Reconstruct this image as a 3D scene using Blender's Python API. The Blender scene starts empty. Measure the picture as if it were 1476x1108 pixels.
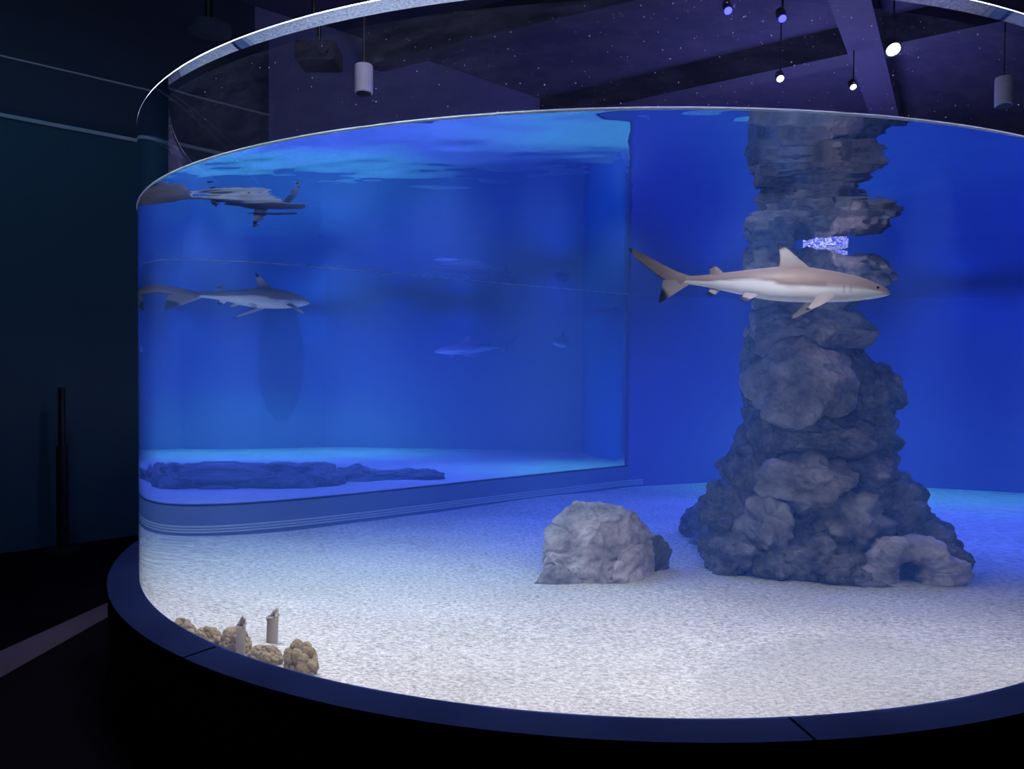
import bpy, bmesh, math, random
from mathutils import Vector, Matrix, noise

random.seed(7)
sc = bpy.context.scene
COL = sc.collection
PI = math.pi

# ------------------------------------------------------------------ helpers
def link(o, parent=None):
    COL.objects.link(o)
    if parent is not None:
        o.parent = parent
    return o

def tag(o, label=None, cat=None, group=None, kind=None):
    if label: o['label'] = label
    if cat: o['category'] = cat
    if group: o['group'] = group
    if kind: o['kind'] = kind
    return o

def empty(name, loc=(0, 0, 0), rotz=0.0):
    o = bpy.data.objects.new(name, None)
    o.location = loc
    o.rotation_euler = (0, 0, rotz)
    o.empty_display_size = 0.1
    return link(o)

def mesh_obj(name, bm, mats, parent=None, smooth=False, loc=None):
    me = bpy.data.meshes.new(name)
    bm.normal_update()
    bm.to_mesh(me)
    bm.free()
    if not isinstance(mats, (list, tuple)):
        mats = [mats]
    for m in mats:
        me.materials.append(m)
    if smooth:
        for p in me.polygons:
            p.use_smooth = True
    o = bpy.data.objects.new(name, me)
    if loc is not None:
        o.location = loc
    return link(o, parent)

def add_box(bm, c, s, rot=None, mi=0):
    r = bmesh.ops.create_cube(bm, size=1.0)
    M = Matrix.Translation(c) @ (rot.to_4x4() if rot else Matrix.Identity(4)) @ Matrix.Diagonal((s[0], s[1], s[2], 1))
    bmesh.ops.transform(bm, matrix=M, verts=r['verts'])
    for f in {f for v in r['verts'] for f in v.link_faces}:
        f.material_index = mi
    return r['verts']

def add_cyl(bm, p0, p1, r0, r1=None, seg=32, caps=True):
    p0 = Vector(p0); p1 = Vector(p1)
    if r1 is None: r1 = r0
    d = p1 - p0
    r = bmesh.ops.create_cone(bm, cap_ends=caps, segments=seg, radius1=r0, radius2=r1, depth=d.length)
    M = Matrix.Translation((p0 + p1) / 2) @ d.to_track_quat('Z', 'Y').to_matrix().to_4x4()
    bmesh.ops.transform(bm, matrix=M, verts=r['verts'])
    return r['verts']

# ------------------------------------------------------------------ materials
def new_mat(name):
    m = bpy.data.materials.new(name)
    m.use_nodes = True
    nt = m.node_tree
    nt.nodes.clear()
    out = nt.nodes.new('ShaderNodeOutputMaterial')
    return m, nt, out

def N(nt, t, **kw):
    n = nt.nodes.new(t)
    for k, v in kw.items():
        if k in n.inputs.keys():
            n.inputs[k].default_value = v
        else:
            setattr(n, k, v)
    return n

def principled(name, col, rough=0.5, metal=0.0, spec=0.5, emis=None, estr=0.0):
    m, nt, out = new_mat(name)
    b = N(nt, 'ShaderNodeBsdfPrincipled')
    b.inputs['Base Color'].default_value = (*col, 1)
    b.inputs['Roughness'].default_value = rough
    b.inputs['Metallic'].default_value = metal
    b.inputs['Specular IOR Level'].default_value = spec
    if emis:
        b.inputs['Emission Color'].default_value = (*emis, 1)
        b.inputs['Emission Strength'].default_value = estr
    nt.links.new(b.outputs[0], out.inputs['Surface'])
    return m, nt, b

def noisy(name, c1, c2, scale=5, rough=0.7, bump=0.1, bscale=40, detail=8, lo=0.35, hi=0.65, spec=0.3, c3=None, dist=0.02):
    m, nt, b = principled(name, c1, rough, spec=spec)
    tc = N(nt, 'ShaderNodeTexCoord')
    n = N(nt, 'ShaderNodeTexNoise'); n.inputs['Scale'].default_value = scale; n.inputs['Detail'].default_value = detail
    n.inputs['Roughness'].default_value = 0.65
    r = N(nt, 'ShaderNodeValToRGB')
    r.color_ramp.elements[0].position = lo; r.color_ramp.elements[0].color = (*c1, 1)
    r.color_ramp.elements[1].position = hi; r.color_ramp.elements[1].color = (*c2, 1)
    if c3:
        e = r.color_ramp.elements.new(min(0.99, hi + 0.12)); e.color = (*c3, 1)
    nt.links.new(tc.outputs['Object'], n.inputs['Vector'])
    nt.links.new(n.outputs['Fac'], r.inputs['Fac'])
    nt.links.new(r.outputs['Color'], b.inputs['Base Color'])
    if bump:
        n2 = N(nt, 'ShaderNodeTexNoise'); n2.inputs['Scale'].default_value = bscale; n2.inputs['Detail'].default_value = 6
        nt.links.new(tc.outputs['Object'], n2.inputs['Vector'])
        bp = N(nt, 'ShaderNodeBump'); bp.inputs['Strength'].default_value = bump; bp.inputs['Distance'].default_value = dist
        nt.links.new(n2.outputs['Fac'], bp.inputs['Height'])
        nt.links.new(bp.outputs['Normal'], b.inputs['Normal'])
    return m

# sand: pale crushed coral, fine grains
def make_sand():
    m, nt, b = principled('pale_sand', (0.8, 0.78, 0.75), 0.9, spec=0.15)
    tc = N(nt, 'ShaderNodeTexCoord')
    v = N(nt, 'ShaderNodeTexNoise'); v.inputs['Scale'].default_value = 46; v.inputs['Detail'].default_value = 5; v.inputs['Roughness'].default_value = 0.9
    r = N(nt, 'ShaderNodeValToRGB')
    r.color_ramp.elements[0].position = 0.36; r.color_ramp.elements[0].color = (0.24, 0.225, 0.22, 1)
    r.color_ramp.elements[1].position = 0.6; r.color_ramp.elements[1].color = (0.90, 0.87, 0.83, 1)
    n2 = N(nt, 'ShaderNodeTexNoise'); n2.inputs['Scale'].default_value = 2.2; n2.inputs['Detail'].default_value = 4
    mp = N(nt, 'ShaderNodeMapRange'); mp.inputs['From Min'].default_value = 0.3; mp.inputs['From Max'].default_value = 0.7
    mp.inputs['To Min'].default_value = 0.85; mp.inputs['To Max'].default_value = 1.0
    mx = N(nt, 'ShaderNodeMix', data_type='RGBA', blend_type='MULTIPLY'); mx.inputs[0].default_value = 1.0
    nt.links.new(tc.outputs['Object'], v.inputs['Vector']); nt.links.new(v.outputs['Fac'], r.inputs['Fac'])
    nt.links.new(tc.outputs['Object'], n2.inputs['Vector']); nt.links.new(n2.outputs['Fac'], mp.inputs['Value'])
    nt.links.new(r.outputs['Color'], mx.inputs[6]); nt.links.new(mp.outputs[0], mx.inputs[7])
    nt.links.new(mx.outputs[2], b.inputs['Base Color'])
    bp = N(nt, 'ShaderNodeBump'); bp.inputs['Strength'].default_value = 0.5; bp.inputs['Distance'].default_value = 0.012
    nt.links.new(v.outputs['Fac'], bp.inputs['Height']); nt.links.new(bp.outputs['Normal'], b.inputs['Normal'])
    return m

WATER_ABS = (0.55, 0.80, 0.97)
def make_water():
    m, nt, out = new_mat('tank_water')
    g = N(nt, 'ShaderNodeBsdfGlass'); g.inputs['IOR'].default_value = 1.34; g.inputs['Roughness'].default_value = 0.0
    g.inputs['Color'].default_value = (1, 1, 1, 1)
    geo = N(nt, 'ShaderNodeNewGeometry')
    sp = N(nt, 'ShaderNodeSeparateXYZ'); nt.links.new(geo.outputs['True Normal'], sp.inputs[0])
    ab = N(nt, 'ShaderNodeMath', operation='ABSOLUTE'); nt.links.new(sp.outputs['Z'], ab.inputs[0])
    gt = N(nt, 'ShaderNodeMath', operation='GREATER_THAN'); gt.inputs[1].default_value = 0.9; nt.links.new(ab.outputs[0], gt.inputs[0])
    st = N(nt, 'ShaderNodeMath', operation='MULTIPLY'); st.inputs[1].default_value = RIPPLE; nt.links.new(gt.outputs[0], st.inputs[0])
    tc = N(nt, 'ShaderNodeTexCoord')
    n = N(nt, 'ShaderNodeTexNoise'); n.inputs['Scale'].default_value = 1.6; n.inputs['Detail'].default_value = 2.5
    nt.links.new(tc.outputs['Object'], n.inputs['Vector'])
    bp = N(nt, 'ShaderNodeBump'); bp.inputs['Distance'].default_value = 0.05
    nt.links.new(st.outputs[0], bp.inputs['Strength']); nt.links.new(n.outputs['Fac'], bp.inputs['Height'])
    nt.links.new(bp.outputs['Normal'], g.inputs['Normal'])
    nt.links.new(g.outputs[0], out.inputs['Surface'])
    a = N(nt, 'ShaderNodeVolumeAbsorption'); a.inputs['Color'].default_value = (0.50, 0.74, 0.96, 1); a.inputs['Density'].default_value = ABS_D
    s = N(nt, 'ShaderNodeVolumeScatter'); s.inputs['Color'].default_value = (0.10, 0.28, 1.0, 1); s.inputs['Density'].default_value = SCA_D
    s.inputs['Anisotropy'].default_value = 0.2
    ad = N(nt, 'ShaderNodeAddShader')
    nt.links.new(a.outputs[0], ad.inputs[0]); nt.links.new(s.outputs[0], ad.inputs[1])
    nt.links.new(ad.outputs[0], out.inputs['Volume'])
    return m
RIPPLE = 0.12
ABS_D = 0.13
SCA_D = 0.045

def make_acrylic():
    m, nt, out = new_mat('clear_acrylic')
    g = N(nt, 'ShaderNodeBsdfGlass'); g.inputs['IOR'].default_value = 1.49; g.inputs['Roughness'].default_value = 0.0
    g.inputs['Color'].default_value = (0.95, 0.95, 1.0, 1)
    nt.links.new(g.outputs[0], out.inputs['Surface'])
    return m

def make_film():
    # violet haze over the acrylic, painted as a thin film above the waterline
    m, nt, out = new_mat('haze_film')
    tr = N(nt, 'ShaderNodeBsdfTransparent')
    df = N(nt, 'ShaderNodeBsdfDiffuse'); df.inputs['Color'].default_value = (0.62, 0.58, 0.9, 1)
    tc = N(nt, 'ShaderNodeTexCoord')
    mp = N(nt, 'ShaderNodeMapping'); mp.inputs['Scale'].default_value = (3.0, 3.0, 9.0)
    n = N(nt, 'ShaderNodeTexNoise'); n.inputs['Scale'].default_value = 2.2; n.inputs['Detail'].default_value = 9; n.inputs['Roughness'].default_value = 0.72
    mr = N(nt, 'ShaderNodeMapRange'); mr.inputs['From Min'].default_value = 0.42; mr.inputs['From Max'].default_value = 0.85
    mr.inputs['To Min'].default_value = 0.05; mr.inputs['To Max'].default_value = 0.32
    nt.links.new(tc.outputs['Object'], mp.inputs[0]); nt.links.new(mp.outputs[0], n.inputs['Vector']); nt.links.new(n.outputs['Fac'], mr.inputs['Value'])
    mix = N(nt, 'ShaderNodeMixShader')
    nt.links.new(mr.outputs[0], mix.inputs[0]); nt.links.new(tr.outputs[0], mix.inputs[1]); nt.links.new(df.outputs[0], mix.inputs[2])
    nt.links.new(mix.outputs[0], out.inputs['Surface'])
    return m

def make_translucent(name, col, t=0.6):
    m, nt, out = new_mat(name)
    a = N(nt, 'ShaderNodeBsdfDiffuse'); a.inputs['Color'].default_value = (*col, 1)
    b = N(nt, 'ShaderNodeBsdfTranslucent'); b.inputs['Color'].default_value = (*col, 1)
    mix = N(nt, 'ShaderNodeMixShader'); mix.inputs[0].default_value = t
    nt.links.new(a.outputs[0], mix.inputs[1]); nt.links.new(b.outputs[0], mix.inputs[2]); nt.links.new(mix.outputs[0], out.inputs['Surface'])
    return m

def make_skin():
    m, nt, b = principled('shark_skin', (0.4, 0.35, 0.33), 0.45, spec=0.35)
    at = N(nt, 'ShaderNodeAttribute'); at.attribute_name = 'tint'
    tc = N(nt, 'ShaderNodeTexCoord')
    n = N(nt, 'ShaderNodeTexNoise'); n.inputs['Scale'].default_value = 30; n.inputs['Detail'].default_value = 4
    mp = N(nt, 'ShaderNodeMapRange'); mp.inputs['To Min'].default_value = 0.88; mp.inputs['To Max'].default_value = 1.08
    mx = N(nt, 'ShaderNodeMix', data_type='RGBA', blend_type='MULTIPLY'); mx.inputs[0].default_value = 1.0
    nt.links.new(tc.outputs['Object'], n.inputs['Vector']); nt.links.new(n.outputs['Fac'], mp.inputs['Value'])
    nt.links.new(at.outputs['Color'], mx.inputs[6]); nt.links.new(mp.outputs[0], mx.inputs[7])
    nt.links.new(mx.outputs[2], b.inputs['Base Color'])
    return m

M = {}
M['sand'] = make_sand()
M['water'] = make_water()
M['acrylic'] = make_acrylic()
M['film'] = make_film()
M['skin'] = make_skin()
M['rim'] = make_translucent('frosted_acrylic_edge', (0.85, 0.9, 0.95), 0.75)
M['glint'] = make_translucent('painted_waterline_glint', (0.85, 0.9, 1.0), 0.6)  # whiteness stands in for light caught at the waterline
M['rock'] = noisy('grey_rock', (0.16, 0.145, 0.14), (0.42, 0.38, 0.38), 5, 0.85, 0.7, 28, c3=(0.52, 0.47, 0.46), lo=0.36, hi=0.6, dist=0.02)
M['rockdark'] = noisy('pitted_reef_rock', (0.065, 0.062, 0.07), (0.25, 0.23, 0.24), 9, 0.9, 1.0, 34, c3=(0.55, 0.5, 0.5), lo=0.36, hi=0.62, dist=0.03)
M['rockpale'] = noisy('mottled_boulder_rock', (0.22, 0.20, 0.18), (0.60, 0.52, 0.53), 6, 0.85, 0.8, 26, c3=(0.75, 0.68, 0.64), lo=0.34, hi=0.62, dist=0.02)
M['coral'] = noisy('tan_coral', (0.16, 0.115, 0.055), (0.42, 0.33, 0.19), 26, 0.8, 0.5, 60, lo=0.3, hi=0.65, dist=0.01)
M['ledge'] = principled('navy_ledge', (0.0022, 0.006, 0.034), 0.7, spec=0.04)[0]
M['plinth'] = principled('black_plinth', (0.003, 0.003, 0.008), 0.7, spec=0.1)[0]
M['kerb'] = principled('blue_kerb', (0.10, 0.13, 0.22), 0.7)[0]
M['gasket'] = principled('grey_gasket', (0.42, 0.44, 0.46), 0.6)[0]
M['seam'] = principled('dark_seam', (0.0003, 0.0003, 0.001), 1.0, spec=0.0)[0]
M['backpanel'] = noisy('deep_blue_liner', (0.14, 0.12, 0.34), (0.15, 0.13, 0.38), 0.8, 0.9, 0, spec=0.1)
M['sideliner'] = noisy('grey_blue_liner', (0.26, 0.29, 0.33), (0.29, 0.32, 0.36), 0.8, 0.9, 0, spec=0.1)
M['lightcolumn'] = principled('painted_light_column', (0.07, 0.30, 0.62), 0.8, spec=0.1)[0]  # paler blue carries the brightness of a light column
M['wall'] = noisy('dark_teal_wall', (0.018, 0.05, 0.085), (0.022, 0.058, 0.095), 0.6, 0.5, 0, spec=0.3)
M['wallup'] = principled('dark_navy_wall', (0.02, 0.03, 0.06), 0.7)[0]
M['wallgrey'] = principled('slate_violet_wall', (0.16, 0.16, 0.30), 0.8)[0]
M['trim'] = principled('grey_trim', (0.35, 0.37, 0.42), 0.5)[0]
M['ceiling'] = noisy('dark_violet_ceiling', (0.045, 0.045, 0.085), (0.06, 0.055, 0.11), 0.7, 0.9, 0)
M['duct'] = principled('black_duct', (0.012, 0.012, 0.022), 0.6)[0]
M['ductlight'] = principled('dark_painted_beam', (0.036, 0.034, 0.065), 0.7)[0]
M['beam'] = principled('violet_grey_beam', (0.05, 0.046, 0.095), 0.7)[0]
M['floor'] = noisy('dark_floor', (0.0025, 0.002, 0.005), (0.004, 0.003, 0.008), 3, 0.8, 0, spec=0.04)
M['floorstreak'] = principled('painted_light_streak', (0.16, 0.125, 0.21), 0.6, spec=0.1)[0]  # violet-grey colour paints a streak of light on the floor
M['black'] = principled('black_metal', (0.008, 0.008, 0.01), 0.4)[0]
M['whitecan'] = principled('white_lamp_housing', (0.9, 0.9, 1.0), 0.5)[0]
M['lens'] = principled('lamp_lens', (0.9, 0.9, 1.0), 0.4, emis=(0.9, 0.93, 1.0), estr=45)[0]
M['lenswarm'] = principled('warm_lamp_lens', (0.9, 0.9, 0.8), 0.4, emis=(1.0, 0.95, 0.75), estr=18)[0]
M['lensdim'] = principled('dim_lamp_lens', (0.8, 0.8, 1.0), 0.4, emis=(0.75, 0.75, 1.0), estr=2.5)[0]
M['lensoff'] = principled('dark_lamp_lens', (0.03, 0.03, 0.06), 0.3)[0]
M['lensblue'] = principled('blue_lamp_lens', (0.1, 0.1, 0.9), 0.4, emis=(0.06, 0.06, 1.0), estr=5)[0]
M['droplet'] = principled('dried_droplet', (0.9, 0.88, 1.0), 0.5)[0]
M['eye'] = principled('black_eye', (0.01, 0.01, 0.012), 0.15)[0]
M['pipe'] = principled('blue_grey_pipe', (0.12, 0.14, 0.32), 0.5)[0]
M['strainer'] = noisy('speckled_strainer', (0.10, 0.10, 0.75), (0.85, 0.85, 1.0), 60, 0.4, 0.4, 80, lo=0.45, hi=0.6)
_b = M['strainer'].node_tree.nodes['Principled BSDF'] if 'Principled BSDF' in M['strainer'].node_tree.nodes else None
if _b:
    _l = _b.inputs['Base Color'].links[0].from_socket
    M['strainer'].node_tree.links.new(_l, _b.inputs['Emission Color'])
    _b.inputs['Emission Strength'].default_value = 0.7  # added glow brightens the strainer band in place of light falling on it
M['tube'] = make_translucent('tan_translucent_plastic', (0.62, 0.55, 0.44), 0.5)

# ------------------------------------------------------------------ camera
CAMZ = 1.6
cam = bpy.data.cameras.new('camera')
cam.sensor_width = 36.0
cam.sensor_fit = 'HORIZONTAL'
cam.lens = 36.0 * 1100 / 1476
cam.clip_start = 0.05
co = bpy.data.objects.new('camera', cam)
COL.objects.link(co)
pitch, roll = -0.026, 0.008
def camdir(x, y, z):
    c, s = math.cos(roll), math.sin(roll)
    x, z = c * x - s * z, s * x + c * z
    c, s = math.cos(pitch), math.sin(pitch)
    return Vector((x, c * y - s * z, s * y + c * z))
right, fwd, up = camdir(1, 0, 0), camdir(0, 1, 0), camdir(0, 0, 1)
R3 = Matrix((right, up, -fwd)).transposed()
co.matrix_world = Matrix.Translation((0, 0, CAMZ)) @ R3.to_4x4()
sc.camera = co

# ------------------------------------------------------------------ tank plan
C = Vector((0.53, 4.826)); R = 2.6
Z_SAND, Z_LEDGE, Z_WATER, Z_RIM = 0.326, 0.557, 2.344, 2.731
A_L = math.atan2(0.629, -0.777)          # where the arc runs into the flat window
A_R = math.radians(20) + 2 * PI
W_END = Vector((1.365, 9.99))            # end of the flat window
CORNERS = [Vector((2.42, 10.88)), Vector((5.55, 10.98)), Vector((6.9, 8.6)), Vector((6.3, 6.5))]

def arc_pts(r, n, a0=A_L, a1=A_R):
    return [C + Vector((math.cos(a0 + (a1 - a0) * i / n), math.sin(a0 + (a1 - a0) * i / n))) * r for i in range(n + 1)]

def window_pt(off=0.0):
    nrm = Vector((-0.777, 0.629))
    return W_END + nrm * off

def outline(off=0.0, n=200, nw=24):
    """counter-clockwise plan outline grown by off"""
    pts = arc_pts(R + off, n)              # left tangent -> front -> right
    # corners on the hidden side, grown outwards by off from the plan's middle
    mid = Vector((3.0, 7.5))
    rest = []
    for p in reversed(CORNERS):
        d = (p - mid).normalized()
        rest.append(p + d * off)
    pts += rest
    wend = window_pt(off)
    start = pts[0]
    pts += [wend.lerp(start, i / nw) for i in range(nw)]
    return pts

def ring_strip(bm, pts_a, za, pts_b, zb, closed=True, mi=0):
    va = [bm.verts.new((p.x, p.y, za)) for p in pts_a]
    vb = [bm.verts.new((p.x, p.y, zb)) for p in pts_b]
    n = len(va)
    fs = []
    for i in range(n if closed else n - 1):
        j = (i + 1) % n
        f = bm.faces.new((va[i], va[j], vb[j], vb[i])); f.material_index = mi
        fs.append(f)
    return fs

def profile_ring(bm, profile, closed=True, n=200, path=outline, mi=0):
    """profile: closed list of (offset, z) swept around the plan; split verts per face row for crisp edges"""
    cache = {}
    for k in range(len(profile)):
        (o0, z0), (o1, z1) = profile[k], profile[(k + 1) % len(profile)]
        if o0 not in cache: cache[o0] = path(o0)
        if o1 not in cache: cache[o1] = path(o1)
        ring_strip(bm, cache[o0], z0, cache[o1], z1, closed, mi)

# ---- water body
bm = bmesh.new()
wpts = outline(0.0, 900)
# sides
va = [bm.verts.new((p.x, p.y, 0.2)) for p in wpts]
vb = [bm.verts.new((p.x, p.y, Z_WATER)) for p in wpts]
for i in range(len(wpts)):
    j = (i + 1) % len(wpts)
    f = bm.faces.new((va[i], va[j], vb[j], vb[i])); f.smooth = True
# caps with their own vertices
top = bm.faces.new([bm.verts.new((p.x, p.y, Z_WATER)) for p in wpts])
bot = bm.faces.new([bm.verts.new((p.x, p.y, 0.2)) for p in reversed(wpts)])
bmesh.ops.triangulate(bm, faces=[top, bot])
water = mesh_obj('tank_water', bm, M['water'])
tag(water, 'clear blue salt water filling the round aquarium up to the waterline', 'water', kind='stuff')

# ---- sand bed
bm = bmesh.new()
spts = outline(-0.004, 260)
mid = Vector((1.6, 6.4))
NR = 110
def sand_z(x, y):
    d = 0.022 * noise.noise(Vector((x * 0.9, y * 0.9, 3.1))) + 0.008 * noise.noise(Vector((x * 3.1, y * 3.1, 7.7)))
    return Z_SAND + d
grid = []
c0 = bm.verts.new((mid.x, mid.y, sand_z(mid.x, mid.y)))
for k in range(1, NR + 1):
    t = (k / NR)
    row = []
    for p in spts:
        q = mid.lerp(p, t)
        row.append(bm.verts.new((q.x, q.y, sand_z(q.x, q.y))))
    grid.append(row)
n = len(spts)
for i in range(n):
    bm.faces.new((c0, grid[0][i], grid[0][(i + 1) % n]))
for k in range(NR - 1):
    for i in range(n):
        j = (i + 1) % n
        bm.faces.new((grid[k][i], grid[k + 1][i], grid[k + 1][j], grid[k][j]))
sand = mesh_obj('sand_bed', bm, M['sand'], smooth=True)
tag(sand, 'pale coral sand spread over the tank bottom', 'sand', kind='stuff')

# ---- tank body: plinth, ledge, acrylic, liner
tank = empty('aquarium_tank', (C.x, C.y, 0))
tag(tank, 'large round acrylic aquarium on a dark plinth with a navy ledge', 'aquarium')
def tk(name, bm, m, smooth=False, parent=None):
    o = mesh_obj(name, bm, m, None, smooth)
    o.parent = parent or tank
    if parent is None:
        o.matrix_parent_inverse = Matrix.Translation((-C.x, -C.y, 0))
    return o
bm = bmesh.new()
profile_ring(bm, [(0.134, 0.0), (0.134, Z_LEDGE - 0.012), (-0.012, Z_LEDGE - 0.012), (-0.012, 0.0)])
tk('plinth', bm, M['plinth'])
bm = bmesh.new()
profile_ring(bm, [(0.137, Z_LEDGE - 0.012), (0.137, Z_LEDGE), (-0.013, Z_LEDGE), (-0.013, Z_LEDGE - 0.012)])
ledge = tk('ledge', bm, M['ledge'])
# ledge seams
def ledge_seam(x0, y0, x1, y1):
    bm = bmesh.new()
    a = Vector((x0, y0)); b = Vector((x1, y1)); d = b - a
    add_box(bm, ((x0 + x1) / 2, (y0 + y1) / 2, Z_LEDGE + 0.0006), (d.length, 0.009, 0.0012), Matrix.Rotation(math.atan2(d.y, d.x), 3, 'Z'))
    s = tk('ledge_seam', bm, M['seam'])
# inner kerb face and grey gasket strips
bm = bmesh.new()
profile_ring(bm, [(-0.013, 0.25), (-0.013, Z_LEDGE - 0.013), (-0.022, Z_LEDGE - 0.013), (-0.022, 0.25)])
tk('kerb', bm, M['kerb'])
for k, zz in enumerate((0.352, 0.372, 0.392)):
    bm = bmesh.new()
    profile_ring(bm, [(-0.022, zz), (-0.022, zz + 0.013), (-0.030, zz + 0.013), (-0.030, zz)])
    tk('gasket_strip', bm, M['gasket'])

# acrylic wall above the waterline (arc + flat window)
def wall_path(off=0.0, n=900):
    pts = arc_pts(R + off, n)
    return [window_pt(off).lerp(pts[0], i / 24) for i in range(24)] + pts
bm = bmesh.new()
T = 0.135
pi_, po_ = wall_path(-T), wall_path(0.0)
z0, z1 = Z_WATER + 0.006, Z_RIM
for (pa, za, pb, zb) in ((po_, z0, po_, z1), (po_, z1, pi_, z1), (pi_, z1, pi_, z0), (pi_, z0, po_, z0)):
    fs = ring_strip(bm, pa, za, pb, zb, closed=False)
    if za != zb:
        for f in fs: f.smooth = True
for p_, q_ in ((po_[0], pi_[0]), (po_[-1], pi_[-1])):
    bm.faces.new([bm.verts.new(v) for v in ((p_.x, p_.y, z0), (q_.x, q_.y, z0), (q_.x, q_.y, z1), (p_.x, p_.y, z1))])
bmesh.ops.remove_doubles(bm, verts=bm.verts, dist=1e-5)
bmesh.ops.recalc_face_normals(bm, faces=bm.faces)
for e in bm.edges:
    if len(e.link_faces) == 2 and e.calc_face_angle() > 0.6: e.smooth = False
acr = tk('acrylic_wall', bm, M['acrylic'])
# frosted top edge
bm = bmesh.new()
fi, fo = wall_path(-T, 300), wall_path(0.0, 300)
ring_strip(bm, fo, Z_RIM + 0.004, fi, Z_RIM + 0.004, closed=False)
ring_strip(bm, fo, Z_RIM + 0.003, fo, Z_RIM + 0.004, closed=False)
ring_strip(bm, fi, Z_RIM + 0.004, fi, Z_RIM + 0.001, closed=False)
tk('frosted_rim', bm, M['rim'])
# pale ring standing in for the bright line of light at the waterline
bm = bmesh.new()
rr = 0.0045
prof = [(-0.001 + rr * math.cos(a), Z_WATER + 0.0005 + rr * math.sin(a)) for a in [2 * PI * k / 8 for k in range(8)]]
for k in range(8):
    (o0, za), (o1, zb) = prof[k], prof[(k + 1) % 8]
    ring_strip(bm, wall_path(o0, 300), za, wall_path(o1, 300), zb, closed=False)
tk('waterline_glint', bm, M['glint'], smooth=True)
# film of painted haze on the inner face
bm = bmesh.new()
fp = wall_path(-T - 0.004, 200)
ring_strip(bm, fp, Z_WATER + 0.02, fp, Z_RIM - 0.03, closed=False)
tk('haze_film', bm, M['film'], smooth=True)

# opaque liner panels on the hidden side of the tank
def liner(name, pts, m, z0=0.2, z1=Z_RIM, th=0.05):
    bm = bmesh.new()
    for a, b in zip(pts[:-1], pts[1:]):
        d = b - a
        c = (a + b) / 2
        add_box(bm, (c.x, c.y, (z0 + z1) / 2), (d.length + 0.03, th, z1 - z0), Matrix.Rotation(math.atan2(d.y, d.x), 3, 'Z'))
    return tk(name, bm, m)
inner = outline(-0.03, 20)
cs = [W_END + Vector((0.0, -0.0))] + [c + (Vector((3.0, 7.5)) - c).normalized() * 0.04 for c in CORNERS] + [arc_pts(R, 10)[-1]]
liner('back_liner', cs[:3], M['backpanel'])
liner('side_liner', cs[2:], M['sideliner'])
# added panel whose paler blue paints the light column reflected in the window
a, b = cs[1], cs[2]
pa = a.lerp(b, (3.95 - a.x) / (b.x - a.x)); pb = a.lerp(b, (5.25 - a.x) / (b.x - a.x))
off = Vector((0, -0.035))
liner('light_column_panel', [pa + off, pb + off], M['lightcolumn'], z0=0.3, z1=Z_WATER - 0.03, th=0.02)

# ------------------------------------------------------------------ rocks
def rock_bm(rad, seed, sub=5, amp=0.16, freq=1.6, fine=0.03, ffreq=9.0, facet=0.0, lump=0.0, lfreq=5.0):
    bm = bmesh.new()
    bmesh.ops.create_icosphere(bm, subdivisions=sub, radius=1.0)
    rx, ry, rz = rad
    rm = (rx + ry + rz) / 3
    rnd = random.Random(seed)
    planes = []
    for i in range(int(facet * 14)):
        d = Vector((rnd.gauss(0, 1), rnd.gauss(0, 1), rnd.gauss(0, 1))).normalized()
        planes.append((d, rnd.uniform(0.72, 0.95)))
    o = Vector((seed * 3.17, seed * 1.71, seed * 0.93))
    for v in bm.verts:
        p = v.co.copy()
        for d, h in planes:
            t = p.dot(d)
            if t > h:
                p -= d * (t - h) * 0.92
        q = Vector((p.x * rx, p.y * ry, p.z * rz))
        nn = v.co.normalized()
        k = amp * rm * noise.fractal(p * freq + o, 1.0, 2.0, 4)
        w = q / rm
        k += fine * noise.fractal(q * ffreq + o, 0.9, 2.1, 5)
        if lump:
            ds, _ = noise.voronoi(q * lfreq + o)
            k += lump * (math.sqrt(max(0.0, 1 - min(1, ds[0] * 1.15) ** 2)) - 0.5)
        q += nn * k
        v.co = q
    return bm

def rock(name, c, rad, seed, mat, parent=None, **kw):
    bm = rock_bm(rad, seed, **kw)
    return mesh_obj(name, bm, M[mat], parent, smooth=True, loc=c)

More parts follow.
